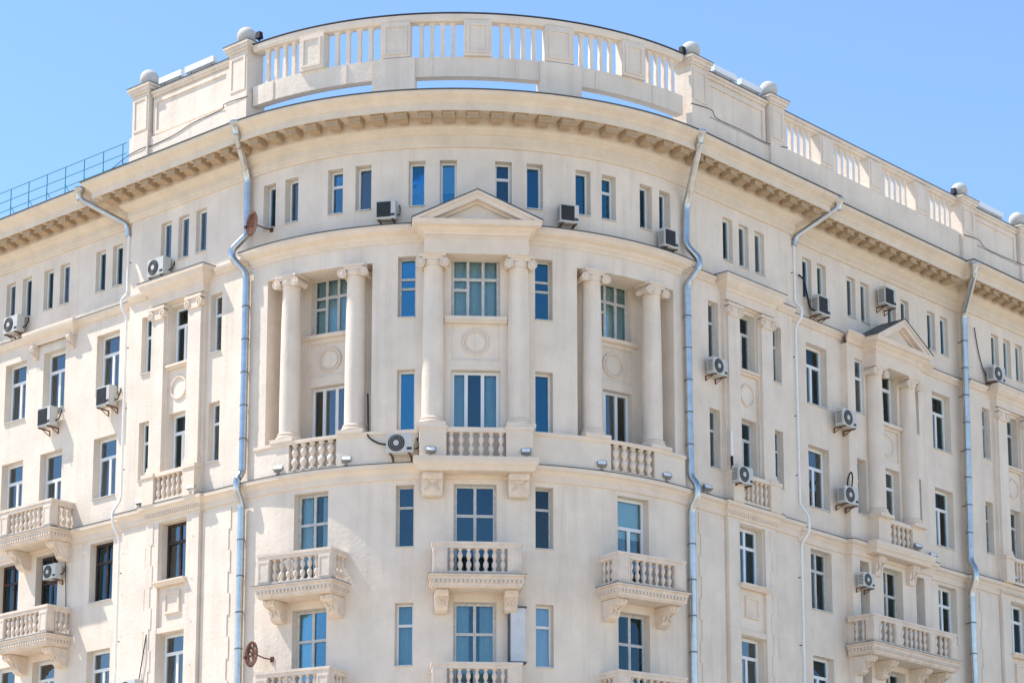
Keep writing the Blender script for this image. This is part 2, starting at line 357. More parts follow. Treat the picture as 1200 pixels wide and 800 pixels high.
# straight wings ---------------------------------------------------------------
RE = 13.5; BC = 10.87; BB0 = 24.4; BB1 = 30.4; BBC = 27.37; BAY = 19.2; BH = 2.45
def projecting_bay(c, s, lo, hi):
    """bay with a slightly proud centre, flanking slits and quoined strips; c centre, s wing side, lo..hi extents in |u|"""
    C = lambda a, b: (min(s*a, s*b), max(s*a, s*b))
    base = [(*C(c-1.29, c+1.29), 0, 27.1, 0)]
    for k in (-1, 0, 1):
        o = (*C(c+k*.87-.26, c+k*.87+.26), *ZA); base.append((*o, .15)); WIN.append((*o, 0, 'I', 'pvc', dict(curt='none', rev=.15)))
    for k in (-1, 1):
        for z in (Z2, Z3):
            o = (*C(c+k*1.71-.265, c+k*1.71+.265), *z); base.append((*o, .2)); WIN.append((*o, 0, 'I2', 'pvc' if s < 0 else 'oldwhite', dict(curt='none', rev=.2)))
    wall('wing_wall', *C(lo, hi), 0, 30.4, 0, base, edge=(SB, SB, 0, 0))
    pr = .12
    # centre, above the string course: recessed strip with two windows and a ring
    wall('bay_panel', *C(c-1.29, c+1.29), 20.3, 27.1, pr, [(*C(c-.52, c+.52), 21.34, 26.95, .1)], edge=(pr, pr, 0, 0))
    ops = []
    for z, zz in ((Z2, Z2[1]), (Z3, Z3[1])):
        o = (*C(c-.48, c+.48), z[0], zz); ops.append((*o, .22)); WIN.append((*o, .02, 'T', 'pvc' if s < 0 else 'oldwhite', dict(rev=.22, curt='sheer' if s < 0 else 'none')))
    wall('strip_back_wall', *C(c-.52, c+.52), 21.34, 26.95, .02, ops)
    q = MB(flat(s*c, .02)); q.torus(0, .02, 24.1, .36, .035, 24, 6); q.build('medallion_ring', 'trim', B)
    q = MB(flat(s*c, .02)); q.box(-.56, .56, 0, .16, 24.82, 24.9); q.box(-.52, .52, 0, .09, 24.74, 24.82); q.build('sill_course', 'trim', B)
    # below: recessed strip between the windows
    wall('bay_panel', *C(c-1.29, c+1.29), 0, 20.3, pr, [(*C(c-.66, c+.70), 10., 19.75, .1)], edge=(pr, pr, 0, 0))
    ops = []
    for z in (Z4, Z5):
        o = (*C(c-.62, c+.66), z[0], z[1]); ops.append((*o, .25)); WIN.append((*o, .02, 'X' if z is Z4 else 'T', 'brown' if s < 0 and z is Z4 else 'pvc', dict(rev=.25, curt='beige' if z is Z4 else 'half')))
    wall('strip_back_wall', *C(c-.66, c+.70), 10, 19.75, .02, ops)
    for z in (Z4, Z5):
        q = MB(flat(s*(c+.02), .02)); q.prism([(.0, 0), (.26, 0), (.26, -.05), (.2, -.1), (.16, -.16), (.0, -.16)], -.74, .74); q.build('window_ledge', 'trim', B, (0, 0, z[0]-.02))
    q = MB(flat(s*(c+.02), .02)); q.box(-.36, .36, 0, .03, 16.75, 17.45)
    q.box(-.36, -.28, .03, .07, 16.75, 17.45); q.box(.28, .36, .03, .07, 16.75, 17.45); q.box(-.28, .28, .03, .07, 16.75, 16.83); q.box(-.28, .28, .03, .07, 17.37, 17.45); q.build('raised_panel', 'trim', B, smooth=0)
    q = MB(flat(s*(c+.02), .02)); q.box(-.66, .66, 0, .09, 16.16, 16.34); q.build('window_lintel', 'trim', B, smooth=0)
    # pilasters with volute capitals
    for k in (-1, 1):
        q = MB(flat(s*c+k*.90, pr)); q.box(-.31, .31, 0, .1, 21.6, 26.5)
        p = q.build('pilaster', 'stucco', B, smooth=0)
        q = MB(flat(s*c+k*.90, pr)); q.box(-.37, .37, 0, .16, 21.34, 21.48); q.box(-.34, .34, 0, .13, 21.48, 21.6); q.build('base', 'trim', p, smooth=0)
        q = MB(flat(s*c+k*.90, pr)); q.box(-.4, .4, 0, .2, 26.82, 26.92); q.box(-.3, .3, 0, .15, 26.5, 26.82)
        for e in (-1, 1): q.disc(e*.29, 26.68, [(.13, 0), (.13, .19), (.09, .2), (.09, .17), (.04, .17), (.03, .2)], 14)
        q.build('capital', 'trim', p)
    # entablature and hood
    q = MB(flat(s*c, 0)); pf = [(.24, 27.0), (.24, 27.28), (.28, 27.3), (.3, 27.38), (.4, 27.46), (.48, 27.56), (.5, 27.66), (.54, 27.68), (.54, 27.78), (.2, 27.86)]
    q.sweep([(a-.24, z) for a, z in pf], [(-1.32, -1, 0, 0), (-1.32, -1, .24, 1), (1.32, 1, .24, 1), (1.32, 1, 0, 0)], cap=False)
    q.quad((-1.32, 0, 27.0), (-1.32, .24, 27.0), (1.32, .24, 27.0), (1.32, 0, 27.0)); q.build('entablature', 'trim', B, smooth=0)
    q = MB(flat(s*c, 0)); q.box(-1.64, 1.64, .0, .56, 27.785, 27.80); q.build('hood_flashing', 'darkmetal', B, smooth=0)
    # balconet: pedestals, rail, balusters on the string course
    q = MB(flat(s*c, pr)); q.box(-.72, .72, .02, .24, 21.2, 21.33); bl = q.build('balconet', 'trim', B, smooth=0)
    q = MB(flat(s*c, pr)); q.box(-.72, .72, .04, .22, 20.36, 20.44); q.build('base_rail', 'trim', bl, smooth=0)
    for k in (-1, 1):
        q = MB(flat(s*c, pr)); q.box(*sorted((k*.72, k*1.27)), 0, .26, 20.34, 21.22); q.box(*sorted((k*.70, k*1.31)), 0, .3, 21.22, 21.34); q.build('pedestal', 'trim', bl, smooth=0)
    f = flat(s*c, pr)
    for k in range(6):
        p = f(-.6+k*.24, .13, 20.44); obj('baluster', baluster(.76, .075), bl, p)
    # quoins: strips of stacked blocks either side
    quoin_course(s, c, lo, hi)
def baluster(h, r):
    def mk():
        m = MB(); P = [(.9, 0), (.9, .06), (.5, .08), (.45, .12), (.8, .2), (1, .3), (.9, .38), (.5, .47), (.42, .5), (.5, .53), (.82, .62), (.95, .7), (.75, .8), (.45, .88), (.45, .91), (.85, .94), (.85, 1)]
        m.lathe([(r*a, h*b) for a, b in P], seg=10); return m.mesh('baluster', 'balc', 50)
    return cached(('bal', h, r), mk)
def quoin_course(s, c, lo, hi):
    H = .68; zt = 19.75
    for (a, b, ta, tb) in ((c-1.29-1.36, c-1.34, 1, 0), (c+1.36, c+2.63, 1, 1)):
        if a < lo: a = lo+.12
        b = min(b, hi)
        for k in range(14):
            z1 = zt-k*H; z0 = z1-H; t = .09 if k % 2 else 0
            x0, x1 = s*(a+t*ta), s*(b-t*tb)
            q = MB(F); q.box(min(x0, x1), max(x0, x1), -.02, .028, z0+.0006, z1-.0006); q.build('quoin', 'stucco', QU[s if c < 20 else 2], smooth=0)
    for (a, dr) in ((c-1.275, 1), (c+1.275, -1)):
        for k in range(14):
            z1 = zt-k*H; z0 = z1-H; l = .24 if k % 2 else .33
            x0, x1 = sorted((s*a, s*(a+dr*l)))
            q = MB(F); q.box(x0, x1, .1, .142, z0+.0006, z1-.0006); q.build('quoin', 'stucco', QU[s if c < 20 else 2], smooth=0)
QU = {}
for key, s, c in ((-1, -1, BC), (1, 1, BC), (2, 1, BBC)):
    q = MB(F); x0, x1 = sorted((s*(c+1.30), s*(c+1.335))); q.box(x0, x1, -.01, .02, 10.2, 19.8); QU[key] = q.build('quoin_strip', 'stucco', B, smooth=0)
projecting_bay(BC, -1, Q, RE); projecting_bay(BC, 1, Q, RE); projecting_bay(BBC, 1, BB0, BB1)

# main wings
def wing(s, lo, hi, spec, holes=()):
    ops = list(holes)
    for (c, w, z0, z1, st, fm, kw) in spec:
        a, b = sorted((s*c-w/2, s*c+w/2)); dp_ = .15 if w < .6 else .26; ops.append((a, b, z0, z1, dp_)); WIN.append((a, b, z0, z1, -SB, st, fm, dict(rev=dp_, **kw)))
    a, b = sorted((s*lo, s*hi)); wall('wing_wall', a, b, 0, 30.4, -SB, ops, edge=(0, 0, 0, 0))
Lsp = []
for c in (14.61, 15.51, 17.46, 18.36, 19.59, 20.51, 22.0, 22.9): Lsp.append((c, .52, *ZA, 'I', 'pvc', dict(curt='none')))
for c in (14.97, 17.87, 20.03, 22.6):
    for k, z in enumerate(((24.8, 26.9), (21.25, 23.32), (17.75, 19.75), (14.2, 16.14))):
        bal = abs(c-17.87) < .1
        Lsp.append((c, 1.2, z[0]-(.85 if bal and k in (1, 2) else 0), z[1], 'T' if k != 2 else 'X', 'brown' if k == 2 else 'pvc', dict(curt=('sheer', 'sheer', 'half', 'sheer')[k], gls='glass_pale' if k != 2 else 'glass', sill=not (bal and k in (1, 2)))))
wing(-1, RE, 30, Lsp)
Rsp = []
for c in (14.86, 15.73, 17.51, 18.35, 20.04, 20.89, 22.61, 23.48): Rsp.append((c, .52, *ZA, 'I', 'pvc', dict(curt='none')))
for c in (15.3, 23.1):
    for k, z in enumerate(((24.78, 26.9), (21.2, 23.33), (17.72, 19.76), (14.15, 16.15))):
        Rsp.append((c, 1.2, *z, 'X' if k == 2 else 'T', 'oldwhite' if k == 2 and c < 20 else 'pvc', {}))
wing(1, RE, BB0, Rsp, holes=[(BAY-BH, BAY+BH, 0, 27.3, 0)])
wing(1, BB1, 40, [(c, .52, *ZA, 'I', 'pvc', {}) for c in (31.3, 32.2)])
# pedimented bay of the right wing
bo = []
for z in (Z2, Z3):
    o = (BAY-.6, BAY+.6, z[0], z[1]); bo.append((*o, .25)); WIN.append((*o, -.05, 'X' if z is Z2 else 'T', 'pvc', dict(curt='none')))
bo.append((BAY-.6, BAY+.6, 23.6, 24.68, .06))
for z in (Z4, Z5):
    o = (BAY-.6, BAY+.6, z[0]-.85, z[1]); bo.append((*o, .28)); WIN.append((*o, -.05, 'X', 'oldwhite', dict(curt='none', rev=.28, sill=False)))
for k in (-1, 1):
    for z in (Z2, Z3, Z4, Z5):
        o = (BAY+k*1.72-.27, BAY+k*1.72+.27, *z); bo.append((*o, .28)); WIN.append((*o, -.05, 'I2', 'pvc' if z is Z2 else 'oldwhite', dict(curt='none', rev=.10 if (z is Z2 and k < 0) else .28)))
wall('bay_panel', BAY-BH, BAY+BH, 0, 27.3, -.05, bo, edge=(.26, .26, 0, .26))
wall('ring_panel', BAY-.6, BAY+.6, 23.6, 24.68, -.11, [])
q = MB(flat(BAY, -.11)); q.torus(0, .012, 24.13, .36, .035, 24, 6); q.build('medallion_ring', 'trim', B)
q = MB(flat(BAY, -.05)); q.box(-.72, .72, 0, .12, 24.78, 24.9); q.build('sill_course', 'trim', B, smooth=0)

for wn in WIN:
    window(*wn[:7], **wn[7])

# ---- roof cornice with modillions, drip edge, roof
def full_path():
    n = [(-30, 0, -SB, 1), (-RE, -1, -SB, 1), (-RE, -1, 0, 1)]
    n += path(-Q, Q)
    n += [(RE, 1, 0, 1), (RE, 1, -SB, 1), (BB0, -1, -SB, 1), (BB0, -1, 0, 1), (BB1, 1, 0, 1), (BB1, 1, -SB, 1), (40, 0, -SB, 1)]
    return n
FP = full_path()
PC = [(-.05, 30.30), (.05, 30.30), (.08, 30.36), (.08, 30.42), (.12, 30.46), (.12, 30.66), (.16, 30.68), (.19, 30.72), (.27, 30.78), (.30, 30.84), (.34, 30.86), (.34, 31.15),
      (.93, 31.15), (.93, 31.12), (.97, 31.12), (.97, 31.33), (1.0, 31.345), (1.02, 31.4), (1.08, 31.46), (1.17, 31.52), (1.23, 31.58), (1.245, 31.62), (1.245, 31.665), (.2, 31.72)]
q = MB(F); q.sweep(PC, FP); CORN = q.build('roof_cornice', 'cornice', B, smooth=25)
q = MB(F); q.sweep([(1.19, 31.672), (1.275, 31.668), (1.278, 31.70), (1.19, 31.735)], FP); q.build('drip_edge', 'darkmetal', B)
q = MB(F); q.sweep([(1.2, 31.725), (-.4, 31.80), (-5, 32.0), (-9.4, 32.1), (-9.4, 0)], [n if n[1] == 0 else (n[0], 0, n[2], 1) for n in FP], cap=False); q.build('roof', 'roof', B)
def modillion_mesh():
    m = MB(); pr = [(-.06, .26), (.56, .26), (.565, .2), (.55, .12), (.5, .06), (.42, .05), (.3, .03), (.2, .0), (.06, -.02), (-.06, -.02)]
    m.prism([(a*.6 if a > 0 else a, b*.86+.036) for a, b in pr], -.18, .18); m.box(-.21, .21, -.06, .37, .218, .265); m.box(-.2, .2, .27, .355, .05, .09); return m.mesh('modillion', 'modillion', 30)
MM = modillion_mesh()
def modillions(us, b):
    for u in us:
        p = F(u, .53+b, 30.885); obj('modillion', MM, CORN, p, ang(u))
P_ = .655
modillions([U0+(i+.0)*.675-.13 for i in range(-11, 12)], 0)
modillions([s*(7.95+P_*i) for i in range(10) for s in (-1, 1)], 0)
modillions([15.0+P_*i for i in range(13)], -SB)
modillions([-15.3-P_*i for i in range(12)], -SB)
modillions([24.0+P_*i for i in range(10)], 0)

# ---- middle cornice of the rounded corner, string courses
PM = [(-.05, 27.28), (.03, 27.28), (.05, 27.34), (.05, 27.38), (.1, 27.42), (.13, 27.5), (.22, 27.54), (.3, 27.6), (.31, 27.66), (.35, 27.69), (.35, 27.77), (-.02, 27.85)]
def seg_sweep(name, prof, a, b, base, mt='trim', ra=-1, rb=1):
    n = path(a, b, base); n = [(a, ra, base, 0), (a, ra, base, 1)]+n[1:-1]+[(b, rb, base, 1), (b, rb, base, 0)]
    q = MB(F); q.sweep(prof, n, cap=False); return q.build(name, mt, B, smooth=25)
seg_sweep('middle_cornice', PM, -7.42, 7.42, 0)
seg_sweep('cornice_flashing', [(-.02, 27.855), (.37, 27.775), (.37, 27.80), (-.02, 27.88)], -7.42, 7.42, 0, 'darkmetal')
PB = [(-.02, 27.42), (.06, 27.44), (.08, 27.5), (.16, 27.58), (.18, 27.66), (-.02, 27.72)]
for s, c in ((-1, BC), (1, BC)):
    for a, b in ((7.62, c-1.72), (c+1.72, RE)):
        x0, x1 = sorted((s*a, s*b)); seg_sweep('wing_moulding', PB, x0, x1, 0, ra=0, rb=0)
PF = [(-.02, 27.725), (.195, 27.665), (.195, 27.683), (-.02, 27.743)]
for a, b, c in ((-30, -RE, -SB), (7.62, BC-1.72, 0), (BC+1.72, RE, 0), (RE, BAY-BH, -SB), (BAY+BH, BB0, -SB), (BB0, BBC-1.72, 0)): seg_sweep('moulding_flashing', PF, a, b, c, 'darkmetal', ra=0, rb=0)
seg_sweep('wing_moulding', PB, -30, -RE-.0, -SB, ra=0, rb=0)
seg_sweep('wing_moulding', PB, RE, BAY-BH, -SB, ra=0, rb=0); seg_sweep('wing_moulding', PB, BAY+BH, BB0, -SB, ra=0, rb=0)
for a, b in ((BB0, BBC-1.72), (BBC+1.72, BB1)): seg_sweep('wing_moulding', PB, a, b, 0, ra=0, rb=0)
PS = [(-.02, 19.86), (.05, 19.87), (.06, 19.93), (.06, 20.06), (.1, 20.1), (.14, 20.18), (.22, 20.22), (.23, 20.3), (.23, 20.335), (-.02, 20.36)]
SP = ([(-30, 0, -SB, 1), (-RE, -1, -SB, 1), (-RE, -1, 0, 1)]+[(-BC-1.29, -1, 0, 1), (-BC-1.29, -1, .12, 1), (-BC+1.29, 1, .12, 1), (-BC+1.29, 1, 0, 1)]+path(-Q, Q)
    + [(BC-1.29, -1, 0, 1), (BC-1.29, -1, .12, 1), (BC+1.29, 1, .12, 1), (BC+1.29, 1, 0, 1), (RE, 1, 0, 1), (RE, 1, -SB, 1), (BAY-BH, -1, -SB, 1), (BAY-BH, -1, -.05, 1), (BAY+BH, 1, -.05, 1), (BAY+BH, 1, -SB, 1), (BB0, -1, -SB, 1), (BB0, -1, 0, 1), (BB1, 1, 0, 1), (BB1, 1, -SB, 1), (40, 0, -SB, 1)])
q = MB(F); q.sweep(PS, SP); q.build('string_course', 'trim', B, smooth=25)
q = MB(F); q.sweep([(.02, 20.362), (.245, 20.34), (.245, 20.358), (.02, 20.38)], SP); q.build('string_flashing', 'darkmetal', B)

for c_, s_ in ((BC, -1), (BC, 1), (BBC, 1)):
    q = MB(flat(s_*c_, .12)); k = -1.3
    while k < 1.28: q.box(k, k+.06, .05, .115, 19.95, 20.04); k += .11
    tag(q.build('tooth_band', 'trim', B, smooth=0), kind='stuff')
# ---- dado with coping and balustrade openings below the niches
for s in (-1, 1):
    a, b = sorted((U0+s*1.70, U0+s*7.22)); oa, ob = sorted((U0+s*4.22, U0+s*5.86))
    wall('dado', a, b, 20.33, 21.24, .16, [(oa, ob, 20.42, 21.24, .14)], edge=(.16, .16, 0, 0))
    q = MB(F); q.sweep([(.0, 21.24), (.19, 21.24), (.22, 21.28), (.22, 21.36), (.0, 21.38)], [(u, 0, 0, 1) for u, *_ in path(a, b)]); q.build('dado_coping', 'trim', B)
    q = MB(F); q.sweep([(.02, 20.35), (.15, 20.35), (.15, 20.43), (.02, 20.43)], [(u, 0, 0, 1) for u, *_ in path(oa, ob)]); bl = q.build('balustrade', 'trim', B)
    for k in range(5):
        u = oa+.2+k*(ob-oa-.4)/4; obj('baluster', baluster(.80, .12), bl, F(u, .095, 20.435), ang(u))

# ---- columns
def column(m, uc, dc, z0, z1, r=.34):
    a = ang(uc); p = F(uc, dc, 0) if m is None else m(0, dc, 0)
    q = MB(); H = z1-z0
    q.lathe([(r*1.0, z0+.32), (r, z0+.8), (r*.985, z0+.4*H), (r*.93, z0+.75*H), (r*.86, z1-.4), (r*.92, z1-.37), (r*.86, z1-.34)], seg=28)
    c = q.build('column', 'stucco', B, (p.x, p.y, 0), a, smooth=40)
    q = MB(); q.box(-r*1.32, r*1.32, -r*1.32, r*1.32, z0, z0+.12)
    q.lathe([(r*1.28, z0+.12), (r*1.33, z0+.16), (r*1.28, z0+.2), (r*1.12, z0+.22), (r*1.1, z0+.26), (r*1.18, z0+.29), (r*1.1, z0+.32), (r, z0+.33)], seg=28); q.build('base', 'trim', c, smooth=40)
    q = MB(); q.box(-r*1.2, r*1.2, -r*1.1, r*1.1, z1-.09, z1)
    q.box(-r*.95, r*.95, -r*1.0, r*1.0, z1-.17, z1-.09)
    q.lathe([(r*.86, z1-.34), (r*1.02, z1-.26), (r*1.05, z1-.2), (r*1.0, z1-.16)], seg=24)
    for e in (-1, 1):
        q.disc(e*r*1.08, z1-.27, [(.10, -r*.7), (.085, -.05), (.085, 0), (.09, .05), (.135, r*.8), (.145, r*.95), (.145, r*1.08), (.122, r*1.1), (.122, r*1.04), (.075, r*1.04), (.07, r*1.1), (.04, r*1.1), (.03, r*1.14)], 18)
    q.build('capital', 'trim', c, smooth=35)
for s in (-1, 1):
    for k in (3.77, 6.11): column(None, U0+s*k, -.18, 21.36, 26.72, .325)
fc = flat(U0)
for s in (-1, 1): column(flat(U0+0.0+s*1.27), U0+s*1.27, .17, 21.36, 26.74, .335)
for s in (-1, 1): column(flat(BAY+s*1.05, -.05), BAY+s*1.05, .14, 21.3, 26.72, .32)

# ---- pedimented entablature over paired columns
def pediment(m, hw, base, z0, zc, apex, pd, rise_label=None):
    """m flat map; hw half width of block; base d of block face; z0 soffit; zc base of cornice; pd cornice projection"""
    q = MB(m); q.box(-hw, hw, -.2, base, z0, zc); q.box(-hw-.03, hw+.03, -.2, base+.03, zc-.06, zc-.002)
    q.sweep([(0, zc), (.03, zc+.03), (.05, zc+.1), (.14, zc+.16), (.2, zc+.22), (pd*.9, zc+.25), (pd*.93, zc+.33), (pd, zc+.36), (pd, zc+.41)], [(-hw, -1, -.2, 0), (-hw, -1, base, 1), (hw, 1, base, 1), (hw, 1, -.2, 0)], cap=False)
    top = zc+.41; q.quad((-hw-pd, -.2, top), (-hw-pd, base+pd, top), (hw+pd, base+pd, top), (hw+pd, -.2, top))
    e = q.build('entablature', 'trim', B, smooth=0)
    W = hw+pd; H = apex-top
    q = MB(m); q.prism([(-W+.2, top), (W-.2, top), (0, apex-.2)], -.2, base+.02, 'd'); q.build('tympanum', 'stucco', e, smooth=0)
    def rake(off, th, d1):
        # band between two lines parallel to the slope, off below the top line
        q = MB(m); sl = H/W; n = math.hypot(1, sl); o0 = off*n; o1 = (off+th)*n
        for s in (-1, 1):
            pts = [(s*W, top-o0), (0, apex-o0), (0, apex-o1), (s*W, top-o1)]
            cut = lambda o: max(0, 0)
            xa = s*(W-o0/sl); xb = s*max(0, W-o1/sl)
            q.prism([(xa, top), (0, apex-o0), (0, apex-o1), (xb, top)], -.2, base+d1, 'd')
        return q
    rake(.0, .09, pd).build('raking_cornice', 'trim', e, smooth=0)
    rake(.091, .15, pd*.86).build('raking_cornice', 'trim', e, smooth=0)
    rake(.242, .08, pd*.35).build('raking_moulding', 'trim', e, smooth=0)
    q = MB(m); t = .03
    for s in (-1, 1): q.prism([(s*(W+.02), top+.0), (0, apex+.002), (0, apex+.002+t), (s*(W+.02), top+t)], -.2, base+pd+.02, 'd')
    q.build('pediment_flashing', 'darkmetal', e, smooth=0)
pediment(flat(U0), 1.58, .52, 26.72, 27.28, 28.62, .38)
pediment(flat(BAY, -.05), 1.42, .50, 26.70, 27.2, 28.55, .32)
# side mouldings beside the small pediment
for a, b in ((BAY-BH, BAY-1.45), (BAY+1.45, BAY+BH)):
    q = MB(F); q.sweep([(-.02, 27.3), (.08, 27.34), (.1, 27.42), (.2, 27.5), (.3, 27.58), (.3, 27.66), (-.25, 27.72)], [(a, -1 if a < BAY-2 else 0, -.05, 1), (b, 1 if b > BAY+2 else 0, -.05, 1)]); q.build('wing_moulding', 'trim', B, smooth=0)

# ---- pedestals, balustrade and bracketed ledge below paired columns
def scroll_bracket(m, x, z, w, h, dp, name='bracket', parent=None):
    q = MB(m); pr = [(0, z), (dp*.95, z), (dp, z-.06), (dp*.98, z-.13), (dp*.86, z-.2), (dp*.7, z-.22), (dp*.55, z-.3), (dp*.5, z-.42*h/.66), (dp*.42, z-.62*h/.66*.9), (dp*.3, z-h*.95), (dp*.12, z-h), (0, z-h)]
    q.prism(pr, x-w/2, x+w/2); q.prism([(0, z-.01), (dp*.8, z-.01), (dp*.8, z-.1), (dp*.4, z-.34), (dp*.25, z-h*.8), (0, z-h*.8)], x-w/2-.025, x+w/2+.025)
    q.disc(x, z-h*.5, [(.07, dp*.4), (.07, dp*.56), (.03, dp*.6)], 10)
    for e in (-1, 1):
        q.prism([(dp*.93, z-.05), (dp*1.05, z-.06), (dp*1.03, z-.13), (dp*.9, z-.16)], x+e*w*.22-.03, x+e*w*.22+.03)
        q.tube([(x+e*w*.36, dp*.74, z-.22), (x+e*w*.1, dp*.6, z-.36), (x+e*w*.34, dp*.5, z-h*.75)], .022, 6)
        q.disc(x+e*w*.3, z-h*.62, [(.05, dp*.3), (.05, dp*.5), (.02, dp*.53)], 8)
    return q.build(name, 'balc', parent or B, smooth=25)
def ledge(m, hw, dp, cs, pw, n, brw):
    q = MB(m); q.sweep([(0, 19.98), (.06, 20.0), (.1, 20.1), (.16, 20.16), (.18, 20.24), (.2, 20.26), (.2, 20.385)], [(-hw+.2, -1, -.1, 0), (-hw+.2, -1, dp-.2, 1), (hw-.2, 1, dp-.2, 1), (hw-.2, 1, -.1, 0)], cap=False)
    q.quad((-hw, -.1, 20.385), (-hw, dp, 20.385), (hw, dp, 20.385), (hw, -.1, 20.385)); q.quad((-hw+.2, -.1, 19.98), (-hw+.2, dp-.2, 19.98), (hw-.2, dp-.2, 19.98), (hw-.2, -.1, 19.98))
    L = q.build('ledge', 'trim', B, smooth=0)
    for s in (-1, 1):
        q = MB(m); q.box(s*cs-pw/2, s*cs+pw/2, -.1, dp-.2, 20.388, 21.26); q.box(s*cs-pw/2-.03, s*cs+pw/2+.03, -.1, dp-.17, 21.26, 21.36); q.build('pedestal', 'trim', L, smooth=0)
        scroll_bracket(m, s*cs, 19.975, brw, .68, dp-.3, 'bracket', L)
    x = cs-pw/2; q = MB(m); q.box(-x+.002, x-.002, dp-.45, dp-.22, 21.18, 21.33); q.box(-x+.002, x-.002, dp-.43, dp-.24, 20.39, 20.46); q.build('handrail', 'trim', L, smooth=0)
    for k in range(n):
        xx = -x+(k+.5)*2*x/n; obj('baluster', baluster(.72, .09), L, m(xx, dp-.335, 20.46))
ledge(flat(U0), 1.86, .74, 1.29, .80, 6, .60)
ledge(flat(BAY, -.05), 1.85, .62, 1.05, .72, 5, .42)
# hood over a window of the left wing
hm = flat(-17.87, -SB)
q = MB(hm); q.sweep([(0, 27.2), (.04, 27.24), (.06, 27.34), (.16, 27.42), (.24, 27.52), (.26, 27.6), (.26, 27.68), (.0, 27.74)], [(-1.15, -1, 0, 0), (-1.15, -1, .12, 1), (1.15, 1, .12, 1), (1.15, 1, 0, 0)], cap=False)
hd = q.build('window_hood', 'trim', B, smooth=0)
for s in (-1, 1): scroll_bracket(hm, s*1.0, 27.22, .2, .5, .26, 'bracket', hd)

# ---- balconies
def balcony(uc, base, zf, w, dp, n, nside=2, posts=(), cx=None, ncorb=2):
    a = ang(uc); p = F(uc, base, zf); hw = w/2
    q = MB(); q.box(-hw-.13, hw+.13, -.15, dp+.13, -.05, 0); q.box(-hw-.06, hw+.06, -.15, dp+.06, -.16, -.05)
    q.box(-hw-.02, hw+.02, -.15, dp+.02, -.34, -.16); q.box(-hw+.03, hw-.03, -.15, dp-.03, -.38, -.34)
    b = q.build('balcony', 'balc', B, p, a, smooth=0)
    # little teeth under the slab edge
    q = MB(); t = .045; k = -hw+.0
    while k < hw:
        q.box(k, k+.07, dp+.02, dp+.08, -.25, -.162); k += .13
    k = .05
    while k < dp:
        for s in (-1, 1): q.box(*sorted((s*(hw+.02), s*(hw+.08))), k, k+.07, -.25, -.162)
        k += .13
    tag(q.build('tooth_band', 'balc', b, smooth=0), kind='stuff')
    q = MB(); q.box(-hw-.145, hw+.145, -.15, dp+.145, .003, .012); q.build('slab_flashing', 'darkmetal', b, smooth=0)
    H = .98; pw = .42
    q = MB()
    for z0, z1, ex in ((H-.19, H-.08, .0), (H-.08, H, .03)):
        q.box(-hw-ex, hw+ex, dp-.24-ex, dp+ex, z0, z1)
        for s in (-1, 1): q.box(*sorted((s*(hw+ex), s*(hw-.24-ex))), -.15, dp-.24-ex, z0, z1)
    q.build('handrail', 'balc', b, smooth=0)
    q = MB(); q.box(-hw, hw, dp-.22, dp, .013, .1)
    for s in (-1, 1): q.box(*sorted((s*hw, s*(hw-.22))), -.15, dp-.22, .013, .1)
    q.build('base_rail', 'balc', b, smooth=0)
    xs = [-hw+pw/2+.0, hw-pw/2]+list(posts)
    for x in xs:
        q = MB(); q.box(x-pw/2, x+pw/2, dp-.285, dp+.02, .013, H-.192)
        q.box(x-pw/2+.03, x-pw/2+.07, dp+.02, dp+.035, .12, H-.24); q.box(x+pw/2-.07, x+pw/2-.03, dp+.02, dp+.035, .12, H-.24); q.box(x-pw/2+.07, x+pw/2-.07, dp+.02, dp+.035, .12, .16); q.box(x-pw/2+.07, x+pw/2-.07, dp+.02, dp+.035, H-.28, H-.24)
        q.build('post', 'balc', b, smooth=0)
    bm = baluster(.692, .082); xs = sorted(xs); tot = sum(xs[i+1]-xs[i]-pw for i in range(len(xs)-1))
    for i in range(len(xs)-1):
        a0, a1 = xs[i]+pw/2, xs[i+1]-pw/2; k = max(2, round(n*(a1-a0)/tot))
        for j in range(k): obj('baluster', bm, b, (a0+(j+.5)*(a1-a0)/k, -(dp-.11), .1))
    for s in (-1, 1):
        for j in range(nside): obj('baluster', bm, b, (s*(hw-.11), -((j+.5)*(dp-.3)/nside), .1))
    cx = cx or [-hw+.28, hw-.28]
    for x in cx: scroll_bracket(LOC, x, -.385, .36, .62, dp*.82, 'corbel', b)
    return b
for zf in (16.77, 13.2):
    balcony(U0+.02, -.02, zf, 2.6, .95, 7, 3)
    for s in (-1, 1): balcony(U0+s*5.16, -.06, zf, 2.55, .92, 7, 3)
balcony(BAY, -.05, 16.72, 5.2, .85, 13, 2, posts=(-1.05, 1.05), cx=[-2.3, -1.05, 1.05, 2.3])
for zf in (20.32, 16.75): balcony(-17.87, -SB, zf, 2.75, .95, 8, 3)
balcony(-17.87, -SB, 13.2, 2.75, .95, 8, 3)

